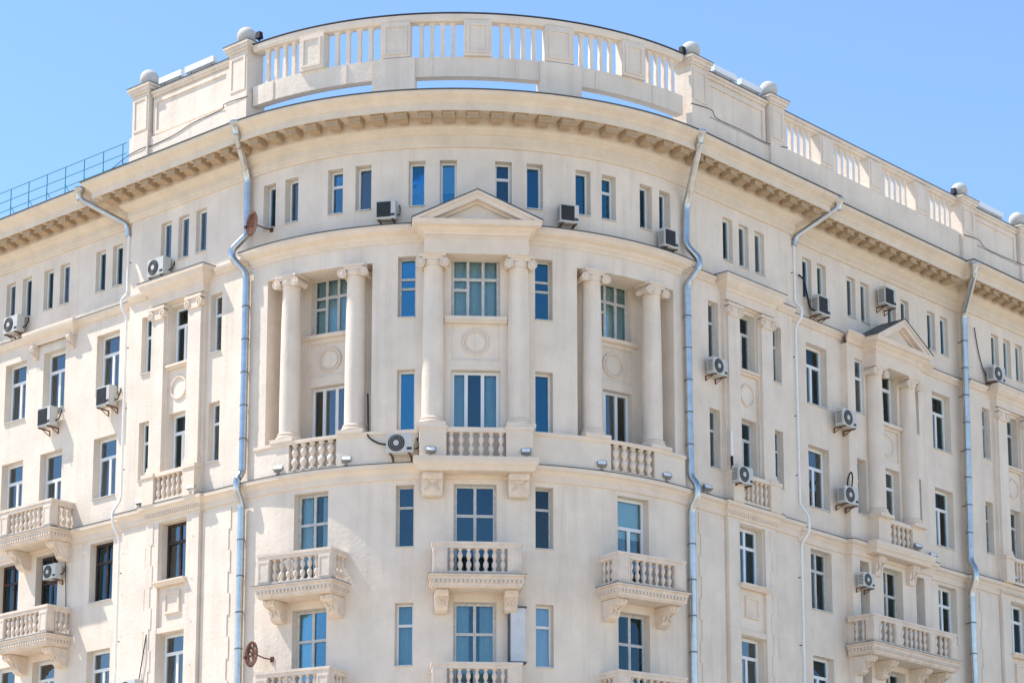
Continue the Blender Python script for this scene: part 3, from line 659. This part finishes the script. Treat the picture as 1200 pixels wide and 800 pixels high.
# ---- roof parapet: curved balustrade on blocks, pedestals with balls, panelled lengths, straight balustrade
PD = .6; T = .30
def arc_box(u0, u1, d0, d1, z0, z1, name, mt, parent):
    q = MB(F); q.sweep([(d0, z0), (d1, z0), (d1, z1), (d0, z1), (d0, z0)], [(u, 0, 0, 1) for u, *_ in path(u0, u1)]); return q.build(name, mt, parent, smooth=20)
q = MB(F); q.sweep([(PD-T, 32.36), (PD, 32.36), (PD, 33.0), (PD-T, 33.0), (PD-T, 32.36)], [(u, 0, 0, 1) for u, *_ in path(-7.0, 7.0)]); PAR = q.build('roof_balustrade', 'stucco', B, smooth=20)
q = MB(F); q.sweep([(PD-T, 34.16), (PD, 34.16), (PD+.03, 34.2), (PD+.05, 34.26), (PD+.05, 34.38), (PD-T, 34.40), (PD-T, 34.16)], [(u, 0, 0, 1) for u, *_ in path(-7.0, 7.0)]); q.build('handrail', 'stucco', PAR, smooth=20)
arc_box(-7.0, 7.0, PD-T-.03, PD+.075, 34.405, 34.43, 'rail_flashing', 'darkmetal', PAR)
def slot_baluster(h, fl=.097):
    def mk():
        m = MB(); w = .058; top = [(w+fl*(1-math.cos(t_*math.pi/2)), h-.15+.15*math.sin(t_*math.pi/2)) for t_ in (0, .2, .4, .6, .8, .9, 1)]
        bot = [(w+fl*.6*(1-math.cos(t_*math.pi/2)), .10-.10*math.sin(t_*math.pi/2)) for t_ in (1, .75, .5, .25, 0)]
        r = bot+[(w*1.12, h*.3), (w*.9, h*.6)]+top
        poly = [(x, z) for x, z in r]+[(-x, z) for x, z in reversed(r)]
        m.prism(poly, -.065, .065, 'd'); return m.mesh('baluster', 'stucco', 35)
    return cached(('slot', h, fl), mk)
piers = [(-5.2, -4.4), (-2.63, -1.77), (-.23, .57), (2.15, 3.0), (4.60, 5.4)]
edges = [-6.85]+[x for p in piers for x in p]+[6.95]
for a, b in piers:
    q = MB(F); q.box(a, b, PD-T-.02, PD+.1, 33.002, 34.158); fm = PD+.1
    for x0, x1, z0, z1 in ((a+.08, a+.16, 33.1, 34.05), (b-.16, b-.08, 33.1, 34.05), (a+.16, b-.16, 33.1, 33.17), (a+.16, b-.16, 33.98, 34.05)): q.box(x0, x1, fm-.01, fm+.03, z0, z1)
    q.build('pier', 'stucco', PAR, smooth=0)
for k in range(0, len(edges), 2):
    a, b = edges[k], edges[k+1]
    for j in range(1, 5):
        u = a+(b-a)*j/5; obj('baluster', slot_baluster(1.16), PAR, F(u, PD-.15, 33.0), ang(u))
for a, b in ((-2.87, -1.62), (1.98, 3.23)):
    arc_box(a, b, PD-T-.05, PD+.12, 31.74, 32.97, 'support_block', 'stucco', PAR)
for u in (-6.2, -3.7, -1.15, 1.3, 3.75, 5.75):      # short joints in the beam
    q = MB(F); q.box(u-.03, u+.03, PD-.01, PD+.03, 32.37, 32.99); q.build('joint_cover', 'stucco', PAR, smooth=0)
def pedestal(u, w, zt, ball=True):
    m = flat(u); h = w/2; d0, d1 = PD-.55, PD+.22
    q = MB(m); q.box(-h, h, d0, d1, 31.74, 32.8); q.box(-h+.05, h-.05, d0+.04, d1-.05, 32.8, zt-.28)
    q.box(-h, h, d0, d1, zt-.28, zt-.2); q.box(-h-.05, h+.05, d0-.04, d1+.05, zt-.2, zt-.08); q.box(-h-.1, h+.1, d0-.06, d1+.1, zt-.08, zt)
    for x0, x1, z0, z1 in ((-h+.12, -h+.2, 32.95, zt-.4), (h-.2, h-.12, 32.95, zt-.4), (-h+.2, h-.2, zt-.48, zt-.4), (-h+.2, h-.2, 32.95, 33.03)): q.box(x0, x1, d1-.06, d1-.02, z0, z1)
    p = q.build('roof_pedestal', 'stucco', B, smooth=0)
    q = MB(m); q.box(-h-.115, h+.115, d0-.07, d1+.115, zt+.002, zt+.02); q.build('pedestal_flashing', 'darkmetal', p, smooth=0)
    if ball:
        r = .31; q = MB(m); c = (d0+d1)/2; z = zt+.02
        q.lathe([(.2, z), (.2, z+.05), (.13, z+.07)]+[(r*math.sin(t_), z+.05+r-r*math.cos(t_)) for t_ in [math.pi*k/16 for k in range(3, 16)]]+[(.01, z+.05+2*r)], 0, c, 24); q.build('stone_ball', 'ball', p, smooth=60)
def panel_wall(a, b, zt, base=0.):
    x0, x1 = sorted((a, b)); m = flat((x0+x1)/2, base); h = (x1-x0)/2
    q = MB(m); q.box(-h, h, PD-.35, PD+.12, 31.74, 32.62); q.box(-h, h, PD-.32, PD, 32.62, zt-.2); q.box(-h, h, PD-.36, PD+.06, zt-.2, zt-.1); q.box(-h, h, PD-.4, PD+.12, zt-.1, zt)
    for c0, c1, z0, z1 in ((-h+.06, -h+.22, 32.7, zt-.3), (h-.22, h-.06, 32.7, zt-.3), (-h+.22, h-.22, 32.7, 32.82), (-h+.22, h-.22, zt-.42, zt-.3)): q.box(c0, c1, PD-.01, PD+.05, z0, z1)
    p = q.build('parapet_wall', 'stucco', B, smooth=0)
    q = MB(m); q.box(-h, h, PD-.42, PD+.15, zt+.002, zt+.02); q.build('parapet_flashing', 'darkmetal', p, smooth=0)
pedestal(-7.5, .95, 34.52); pedestal(-12.3, .92, 34.50)
pedestal(7.62, .92, 34.40); pedestal(11.82, .88, 34.40); pedestal(23.65, .95, 34.25); pedestal(27.75, .9, 34.25)
panel_wall(-11.84, -7.975, 34.22); panel_wall(8.08, 11.38, 34.20); panel_wall(24.12, 27.3, 34.1)
panel_wall(28.2, 32, 34.1)
def straight_balustrade(a, b, zt):
    m = flat((a+b)/2); h = (b-a)/2
    q = MB(m); q.box(-h, h, PD-T, PD+.08, 31.74, 32.86); s = q.build('roof_balustrade', 'stucco', B, smooth=0)
    q = MB(m); q.box(-h, h, PD-T, PD, 33.96, 34.06); q.box(-h, h, PD-T-.03, PD+.06, 34.06, zt); q.build('handrail', 'stucco', s, smooth=0)
    q = MB(m); q.box(-h, h, PD-T-.05, PD+.085, zt+.002, zt+.022); q.build('rail_flashing', 'darkmetal', s, smooth=0)
    n = 4; span = (b-a); pw = .82; gw = (span-pw*(n-1))/n
    for i in range(n):
        g0 = -h+i*(gw+pw)
        if i < n-1:
            q = MB(m); q.box(g0+gw, g0+gw+pw, PD-T-.02, PD+.1, 32.862, 33.958); q.box(g0+gw+.1, g0+gw+pw-.1, PD+.09, PD+.13, 33.0, 33.85); q.build('pier', 'stucco', s, smooth=0)
        for j in range(1, 6): obj('baluster', slot_baluster(1.1, .115), s, m(g0+gw*j/6, PD-.15, 32.86), math.pi/4)
straight_balustrade(12.28, 23.16, 34.18)

# ------------------------------------------------------------------ things fixed to the building
def pipe(name, pts, r, mt, label, hop=None, cat='drainpipe', group=None, bands=True):
    raw = pts; P0 = [Vector(F(*p)) for p in pts]; out = [P0[0]]
    for i in range(1, len(P0)-1):
        a, b, c = P0[i-1], P0[i], P0[i+1]; l = min(.16, (b-a).length*.42, (c-b).length*.42)
        p, q_ = b+(a-b).normalized()*l, b+(c-b).normalized()*l
        for k in range(5): t_ = k/4; out.append(p*(1-t_)**2+b*2*t_*(1-t_)+q_*t_**2)
    out.append(P0[-1])
    q = MB(lambda a, b, c: Vector((a, b, c))); q.tube([tuple(v) for v in out], r, 12); e = empty(name, F(pts[-1][0], pts[-1][1], 0)); inv = -e.location
    o = q.build('pipe', mt, e, inv); tag(e, label, cat, group)
    if hop:
        u, d, z = hop; q = MB(flat(u)); q.lathe([(.09, z-.4), (.11, z-.22), (.2, z-.05), (.22, z-.03), (.22, z+.02)], 0, d, 10); q.build('hopper', mt, e, inv)
    if bands:
        for (a, b) in zip(pts, pts[1:]):
            L = abs(a[2]-b[2])
            if L < 2 or abs(a[0]-b[0]) > .1: continue
            k = int(L/1.15)
            for j in range(1, k+1):
                f = j/(k+1); c = [a[i]+(b[i]-a[i])*f for i in range(3)]
                q = MB(F); q.tube([(c[0], c[1], c[2]-.022), (c[0], c[1], c[2]+.022)], r*1.12, 12); q.build('collar', 'seam' if mt == 'zinc' else mt, e, inv)
                if j % 2: q = MB(F); q.box(c[0]-.015, c[0]+.015, c[1]-.28, c[1]-r*.8, c[2]-.015, c[2]+.015); q.build('clamp', 'bracket', e, inv)
    return e
pipe('drainpipe', [(-7.14, 1.16, 31.6), (-7.18, 1.1, 31.3), (-7.58, .3, 30.6), (-7.6, .16, 30.2), (-7.58, .16, 28.4), (-7.95, .46, 27.9), (-7.95, .46, 27.65), (-7.58, .16, 27.1), (-7.58, .16, 20.7), (-7.6, .36, 20.45), (-7.6, .36, 20.1), (-7.58, .16, 19.7), (-7.58, .16, .5)], .115, 'zinc',
     'zinc drainpipe beside the rusty dishes where the rounded corner meets the sunlit wing', hop=(-7.14, 1.16, 31.68))
pipe('drainpipe', [(7.14, 1.16, 31.6), (7.18, 1.1, 31.3), (7.58, .32, 30.0), (7.62, .16, 29.6), (7.58, .16, 28.3), (7.85, .46, 27.85), (7.85, .46, 27.55), (7.6, .16, 27.0), (7.66, .16, 20.75), (7.72, .36, 20.5), (7.72, .36, 20.1), (7.68, .16, 19.75), (7.66, .16, .5)], .115, 'zinc',
     'zinc drainpipe where the rounded corner meets the shaded wing', hop=(7.14, 1.16, 31.68))
pipe('drainpipe', [(14.75, 1.12, 31.55), (14.72, 1.08, 31.3), (13.72, .02, 30.25), (13.7, .0, 29.95)], .10, 'zinc', 'short zinc drainpipe slanting from the eaves over the projecting bay of the shaded wing', hop=(14.75, 1.12, 31.62), bands=False)
pipe('drainpipe', [(13.68, .0, 30.1), (13.68, .0, 27.95), (13.78, .2, 27.75), (13.78, .2, 27.45), (13.68, .0, 27.1), (13.7, .0, 21.0), (13.82, .26, 20.6), (13.85, .26, 20.1), (13.74, .0, 19.7), (13.74, .0, .5)], .045, 'pipewhite', 'thin white painted pipe down the shaded wing between projecting bay and pedimented bay', bands=True)
pipe('drainpipe', [(23.35, 1.12, 31.5), (23.4, 1.08, 31.2), (24.2, .1, 30.1), (24.2, .0, 20.85), (24.2, .2, 20.5), (24.2, .2, 20.1), (24.2, .0, 19.7), (24.2, .0, .5)], .125, 'zinc', 'zinc drainpipe of the shaded wing beyond the small pediment', hop=(23.35, 1.12, 31.6))
pipe('drainpipe', [(-15.1, 1.0, 31.55), (-15.08, .96, 31.25), (-13.76, -.02, 30.3), (-13.74, -.05, 29.9)], .10, 'zinc', 'zinc drainpipe slanting under the eaves of the sunlit wing below the roof railing', hop=(-15.1, 1.0, 31.62), bands=False)
pipe('drainpipe', [(-13.72, -.05, 30.1), (-13.72, -.05, 27.9), (-13.8, .12, 27.7), (-13.8, .12, 27.4), (-13.72, -.05, 27.1), (-13.72, -.05, 20.9), (-13.84, .18, 20.5), (-13.84, .18, 20.1), (-13.74, -.05, 19.6), (-13.74, -.05, .5)], .045, 'pipewhite', 'thin white pipe down the sunlit wing beside the toothed quoins', bands=True)

def ac_mesh():
    W, D, H = .82, .32, .60
    m = MB(); m.box(-W/2, W/2, 0, D, 0, H); me = m.mesh('casing', 'acwhite', 0)
    bm = bmesh.new(); bm.from_mesh(me); bmesh.ops.bevel(bm, geom=bm.edges[:], offset=.018, segments=2, affect='EDGES'); bm.to_mesh(me); bm.free()
    g_ = MB(); g_.disc(-.1, H/2, [(.255, D), (.255, D+.012), (.24, D+.014), (.23, D+.004)], 24); ge = g_.mesh('fan_grille', 'acdark', 30)
    r = MB()
    for k in range(3): r.torus(-.1, D+.016, H/2, .08+.065*k, .007, 20, 4)
    for k in range(6):
        a = math.pi*k/6; c, s = math.cos(a), math.sin(a); r.tube([(-.1-.22*c, D+.018, H/2-.22*s), (-.1+.22*c, D+.018, H/2+.22*s)], .005, 4)
    re = r.mesh('fan_guard', 'lampgrey', 0)
    h = MB(); h.disc(-.1, H/2, [(.085, D+.01), (.085, D+.026), (.06, D+.03)], 16); he = h.mesh('fan_hub', 'acwhite', 30)
    l = MB()
    for k in range(7): l.box(-W/2-.004, -W/2+.002, .05, .27, .1+k*.06, .125+k*.06)
    l.box(.22, .37, D-.002, D+.006, .08, .16); le = l.mesh('vent_louvre', 'acdark', 0)
    b = MB(); b.box(-.02, .02, -.16, D+.03, -.05, -.012); b.box(-.02, .02, -.16, -.12, -.2, -.05); b.prism([(-.14, -.19), (-.1, -.19), (D*.6, -.05), (D*.6-.05, -.05)], -.012, .012); be = b.mesh('bracket', 'bracket', 0)
    v = MB()
    for k in range(16): v.box(-.36, .2, D-.004, D+.016, .07+k*.03, .088+k*.03)
    v.box(-.37, .21, D-.004, D+.004, .06, .55); ve = v.mesh('front_grille', 'acdark', 0)
    return me, ge, re, he, le, be, ve
ACM = ac_mesh()
def ac(u, base, z, label, dark=False, flip=1, gap=.14, sc_=1.0):
    e = empty('air_conditioner', F(u, base+gap, z), ang(u)); tag(e, label, 'air conditioner', 'outdoor units of air conditioners fixed to the facade')
    e.scale = (flip*sc_*(.86 if dark else 1), sc_, sc_*(1.12 if dark else 1))
    o = obj('casing', ACM[0], e)
    if dark: obj('front_grille', ACM[6], o)
    else:
        for n, i in (('fan_grille', 1), ('fan_guard', 2), ('fan_hub', 3)): obj(n, ACM[i], o)
    tag(obj('vent_louvre', ACM[4], o), kind='stuff')
    for x in (-.28, .28): obj('bracket', ACM[5], e, (x, 0, 0))
    q = MB(); q.tube([(.43, .1, .15), (.5, .02, .2), (.48, -.08, .4), (.44, -.13, .55)], .022, 6); q.build('hose', 'cable', e)
ac(-19.85, -SB, 27.85, 'air conditioner under a pair of attic slits at the far end of the sunlit wing')
ac(-11.75, 0, 27.95, 'air conditioner standing on the bay hood of the sunlit wing under three attic slits', gap=.1)
ac(-17.75, -SB, 24.1, 'air conditioner under the hooded window of the sunlit wing', dark=True)
ac(-14.6, -SB, 24.2, 'air conditioner under the window beside the thin white pipe of the sunlit wing', dark=True)
ac(-17.2, -SB, 18.75, 'air conditioner above the lower balcony of the sunlit wing', sc_=.85)
ac(-2.5, 0, 27.95, 'air conditioner beside the big pediment on the sunlit wing side', dark=True, sc_=.88)
ac(-1.98, .16, 20.55, 'air conditioner with round fan on the ledge beside the central column pedestal')
ac(2.95, 0, 27.98, 'air conditioner beside the big pediment on the shaded wing side', dark=True, sc_=.88)
ac(6.62, 0, 27.9, 'air conditioner on the curved cornice beside the zinc drainpipe', dark=True, sc_=.9)
ac(8.95, 0, 24.3, 'air conditioner at a slit window between zinc drainpipe and pilaster of the shaded wing', sc_=.9)
ac(9.95, .16, 20.9, 'air conditioner with black hose above the bay balconet of the shaded wing', sc_=.95)
ac(15.2, -SB, 27.86, 'air conditioner with a looping black hose under two attic slits of the shaded wing', dark=True)
ac(19.3, -SB, 29.2, 'air conditioner high on the wall above the small pediment', dark=True)
ac(16.45, -SB, 24.2, 'upper air conditioner beside the pedimented bay, with a round fan', gap=.2)
ac(16.45, -SB, 21.5, 'lower air conditioner beside the pedimented bay, with a rusty bracket', gap=.2)
ac(17.15, -.05, 18.72, 'small air conditioner over the slit window by the long balcony', sc_=.82)
ac(26.0, 0, 27.85, 'air conditioner on the moulding of the projecting bay beyond the zinc drainpipe')
ac(-12.5, .0, 14.15, 'air conditioner on the quoined strip of the sunlit wing')

# satellite dishes
def dish(u, z, label, holes, d=.35):
    e = empty('satellite_dish', F(u, 0, z), ang(u)); tag(e, label, 'satellite dish')
    q = MB(); n = 20; r = .40
    rings = []
    for k in range(6):
        t_ = k/5; rings.append([q.pt(r*t_*.9*math.cos(2*math.pi*j/n) if k else .001*math.cos(2*math.pi*j/n), .10*t_*t_, r*t_*math.sin(2*math.pi*j/n) if k else .001*math.sin(2*math.pi*j/n)) for j in range(n)])
    rng = random.Random(int(z*10))
    for k in range(5):
        for j in range(n):
            if holes and rng.random() < .3 and 1 <= k <= 3: continue
            q.f.append([rings[k][j], rings[k][(j+1) % n], rings[k+1][(j+1) % n], rings[k+1][j]])
    m = q.build('reflector', 'rust', e, (-.02, -d-.1, 0), rad(-14))
    so = m.modifiers.new('thickness', 'SOLIDIFY'); so.thickness = .012
    q = MB(); q.tube([(.3, 0, -.12), (.18, .2, -.1), (0, d, 0)], .022, 6); q.box(.24, .36, -.02, .03, -.2, -.04); q.build('arm', 'rust', e)
    q = MB(); q.tube([(-.02, d+.05, -.02), (-.22, d+.28, -.1)], .012, 6); q.box(-.26, -.19, d+.24, d+.32, -.14, -.06); q.build('receiver', 'rust', e, smooth=0)
dish(-6.95, 28.5, 'rusty brown satellite dish on the attic wall by the zinc drainpipe', False)
dish(-6.6, 14.85, 'rusty satellite dish eaten through with holes above a low balcony', True)

# floodlights on the ledge
def flood(u, d, z, label, tilt=40, yaw=0):
    e = empty('floodlight', F(u, d, z), ang(u)+rad(yaw)); tag(e, label, 'floodlight', 'floodlights standing on the stone ledges')
    q = MB(); q.box(-.06, .06, -.05, .05, 0, .02); q.box(-.015, .015, -.015, .015, .02, .16); q.box(-.13, .13, -.012, .012, .14, .165); q.build('stand', 'lampgrey', e, smooth=0)
    q = MB(); q.box(-.14, .14, -.09, .02, -.07, .09); q.box(-.155, .155, .02, .045, -.085, .105); h = q.build('lamp_head', 'lampgrey', e, (0, 0, .2), smooth=0); h.rotation_euler = (rad(-tilt), 0, 0)
    q = MB(); q.box(-.125, .125, .046, .05, -.055, .075); q.build('lamp_glass', 'lampglass', h, smooth=0)
for u, d, zz, lb in ((-6.05, .2, 20.37, 'floodlight on the ledge beneath the outermost column on the sunlit side'), (-3.7, .2, 20.37, 'floodlight on the ledge between niche balusters and the hosed air conditioner'), (-1.1, .68, 20.39, 'floodlight before the central pedestal next to the round-fan air conditioner'),
          (1.55, .68, 20.39, 'floodlight before the central pedestal on the shaded wing side'), (4.05, .2, 20.37, 'floodlight on the ledge beside the shaded niche balusters, centre side'), (6.5, .2, 20.37, 'floodlight on the ledge between shaded niche balusters and zinc drainpipe'), (8.5, .18, 20.37, 'floodlight on the ledge just past the zinc drainpipe of the shaded wing'),
          (-12.45, .18, 20.37, 'floodlight on the ledge of the sunlit projecting bay, beside the thin white pipe'), (-9.75, .34, 20.37, 'floodlight on the ledge of the sunlit projecting bay, beside the balconet'),
          (20.0, .5, 20.39, 'floodlight on the bracketed ledge before the small balusters under the pediment'), (21.5, .15, 20.37, 'floodlight on a ledge beside the pedimented bay'), (26.7, .3, 20.37, 'floodlight before the balconet beyond the zinc drainpipe')):
    flood(u, d, zz, lb, 35, 15 if u < 0 else -15)

for u, zt, lb in ((-6.88, 34.52, 'small dark spotlight beside the stone ball at the sunlit end of the rounded balustrade'), (7.12, 34.40, 'small dark spotlight beside the stone ball at the shaded end of the rounded balustrade'), (23.15, 34.25, 'small dark spotlight beside the stone ball at the end of the straight balustrade')):
    m = flat(u); e = empty('spotlight', m(0, .5, zt)); iv = -e.location; tag(e, lb, 'spotlight', 'spotlights beside the stone balls')
    q = MB(m); q.box(-.02, .02, .48, .52, zt-.12, zt+.12); q.build('stand', 'cable', e, iv, smooth=0)
    q = MB(m); q.box(-.1, .1, .42, .6, zt+.1, zt+.32, .02, .02); q.build('lamp_head', 'cable', e, iv, smooth=0)
# roof railing
def railing():
    e = empty('roof_railing', F(-17, 1.0-SB, 31.74)); tag(e, 'teal steel safety railing along the roof edge of the sunlit wing', 'railing'); inv = -e.location
    d = .5
    for k in range(13):
        u = -13.5-k*1.02; q = MB(F); q.tube([(u, d, 31.75), (u, d, 32.93)], .017, 6); q.tube([(u, d, 32.3), (u, d-.4, 31.78)], .012, 5); q.build('post', 'teal', e, inv)
    for z in (32.92, 32.55, 32.2): q = MB(F); q.tube([(-13.3, d, z), (-26, d, z)], .015, 6); q.build('rail', 'teal', e, inv)
railing()
# light bars on the parapet
def light_bar(u0, u1, z, label, d=.42):
    m = flat((u0+u1)/2); h = abs(u1-u0)/2; e = empty('light_bar', m(0, d, z)); inv = -e.location; tag(e, label, 'light bar', 'white light bars mounted on the parapets')
    q = MB(m); q.box(-h, h, d-.07, d+.11, z+.26, z+.46); q.build('casing', 'lampglass', e, inv, smooth=0)
    for x in (-h*.7, h*.7):
        q = MB(m); q.tube([(x, d, z), (x, d, z+.26)], .016, 5); q.tube([(x, d-.3, z), (x, d, z+.18)], .012, 5); q.build('support', 'teal', e, inv)
light_bar(-11.7, -10.6, 34.24, 'white light bar on the sunlit parapet next to the end ball'); light_bar(-10.4, -9.0, 34.24, 'white light bar on the sunlit parapet next to the rounded balustrade')
light_bar(8.75, 9.95, 34.22, 'white light bar on the shaded parapet next to the rounded balustrade'); light_bar(10.2, 11.3, 34.22, 'white light bar on the shaded parapet next to the straight balustrade'); light_bar(24.5, 26.6, 34.12, 'white light bar on the far parapet beyond the straight balustrade')

def cable(name, pts, r, label, m=F, cat='cable', mt='cable'):
    # smooth curve through the points
    P = [Vector(m(*p)) for p in pts]; out = []
    for i in range(len(P)-1):
        p0, p1, p2, p3 = P[max(0, i-1)], P[i], P[i+1], P[min(len(P)-1, i+2)]
        for k in range(6):
            t_ = k/6; out.append(.5*((2*p1)+(p2-p0)*t_+(2*p0-5*p1+4*p2-p3)*t_*t_+(3*p1-p0-3*p2+p3)*t_**3))
    out.append(P[-1]); q = MB(lambda a, b, c: Vector((a, b, c))); q.tube([tuple(p) for p in out], r, 6); o = q.build(name, mt); tag(o, label, cat); return o
cable('hose', [(-3.1, .05, 22.6), (-3.08, .06, 22.0), (-3.06, .1, 21.5), (-3.0, .24, 21.2), (-2.7, .28, 20.98), (-2.42, .3, 20.9)], .03, 'black hose dropping beside the niche column to the ledge air conditioner', cat='hose')
cable('hose', [(9.62, .3, 22.6), (9.62, .3, 21.8)], .05, 'white pipe sleeve on the pilaster edge above the hosed air conditioner', cat='pipe', mt='pipewhite')
cable('hose', [(9.62, .3, 21.78), (9.6, .32, 21.5), (9.62, .32, 21.25), (9.72, .3, 21.1)], .045, 'thick black hose running into the air conditioner above the bay balconet', cat='hose')
cable('hose', [(14.3, -.26, 29.15), (14.5, -.2, 29.0), (14.62, -.15, 28.5), (14.7, -.12, 28.1), (14.85, .0, 27.95)], .03, 'black hose looping down to the air conditioner under attic slits of the shaded wing', cat='hose')
cable('cable', [(25.0, .05, 29.8), (25.2, .05, 29.0), (25.5, .06, 28.3), (25.65, .15, 28.0)], .02, 'black cable dropping to the air conditioner beyond the far drainpipe')
cable('hose', [(16.35, .1, 22.1), (16.3, .18, 22.4), (16.45, .2, 22.6), (16.6, .15, 22.45), (16.6, .1, 22.1)], .028, 'black hose loop on top of the rusty-bracket air conditioner', cat='hose')
cable('cable', [(-7.0, PD+.24, 32.62), (-8.0, PD+.24, 32.66), (-8.3, PD+.14, 32.58), (-9.6, PD+.14, 32.52), (-10.6, PD+.14, 32.36), (-11.7, PD+.14, 32.3), (-12.0, PD+.24, 32.28), (-12.85, PD+.24, 32.2), (-14.0, .9, 31.8)], .013, 'black cable sagging along the base of the sunlit parapet')
cable('cable', [(7.1, PD+.24, 32.72), (8.1, PD+.25, 32.82), (8.5, PD+.18, 32.66), (9.8, PD+.16, 32.68), (11.3, PD+.17, 32.66), (12.3, PD+.25, 32.8)], .013, 'black cable along the base of the shaded parapet wall')
cable('cable', [(23.2, PD+.24, 32.72), (24.2, PD+.25, 32.8), (24.8, PD+.16, 32.66), (26.0, PD+.16, 32.66), (27.4, PD+.25, 32.66)], .013, 'black cable along the base of the far parapet wall')
cable('cable', [(-12.0, .14, 16.2), (-12.05, .2, 15.6), (-12.2, .2, 14.9), (-12.3, .2, 14.5)], .018, 'loose black cable hanging above the quoin-strip air conditioner')
cable('cable', [(-16.75, -.2, 19.4), (-16.74, -.25, 18.6), (-16.72, -.27, 17.8)], .014, 'thin cable hanging down to the lower balcony of the sunlit wing')
# narrow insulated box on the wall
m = flat(1.40, 0); e = empty('wall_box', m(0, 0, 14.3)); tag(e, 'tall narrow pale grey box on the wall beside the central lower window', 'box'); iv = -e.location
q = MB(m); q.box(-.22, .22, .02, .26, 14.35, 15.95); q.build('cover', 'greybox', e, iv, smooth=0)
q = MB(m)
for z0, z1 in ((14.30, 14.348), (15.952, 16.0)): q.box(-.26, .26, -.04, .29, z0, z1)
q.box(-.26, -.222, -.04, .24, 14.348, 15.952); q.build('edging', 'darkmetal', e, iv, smooth=0)
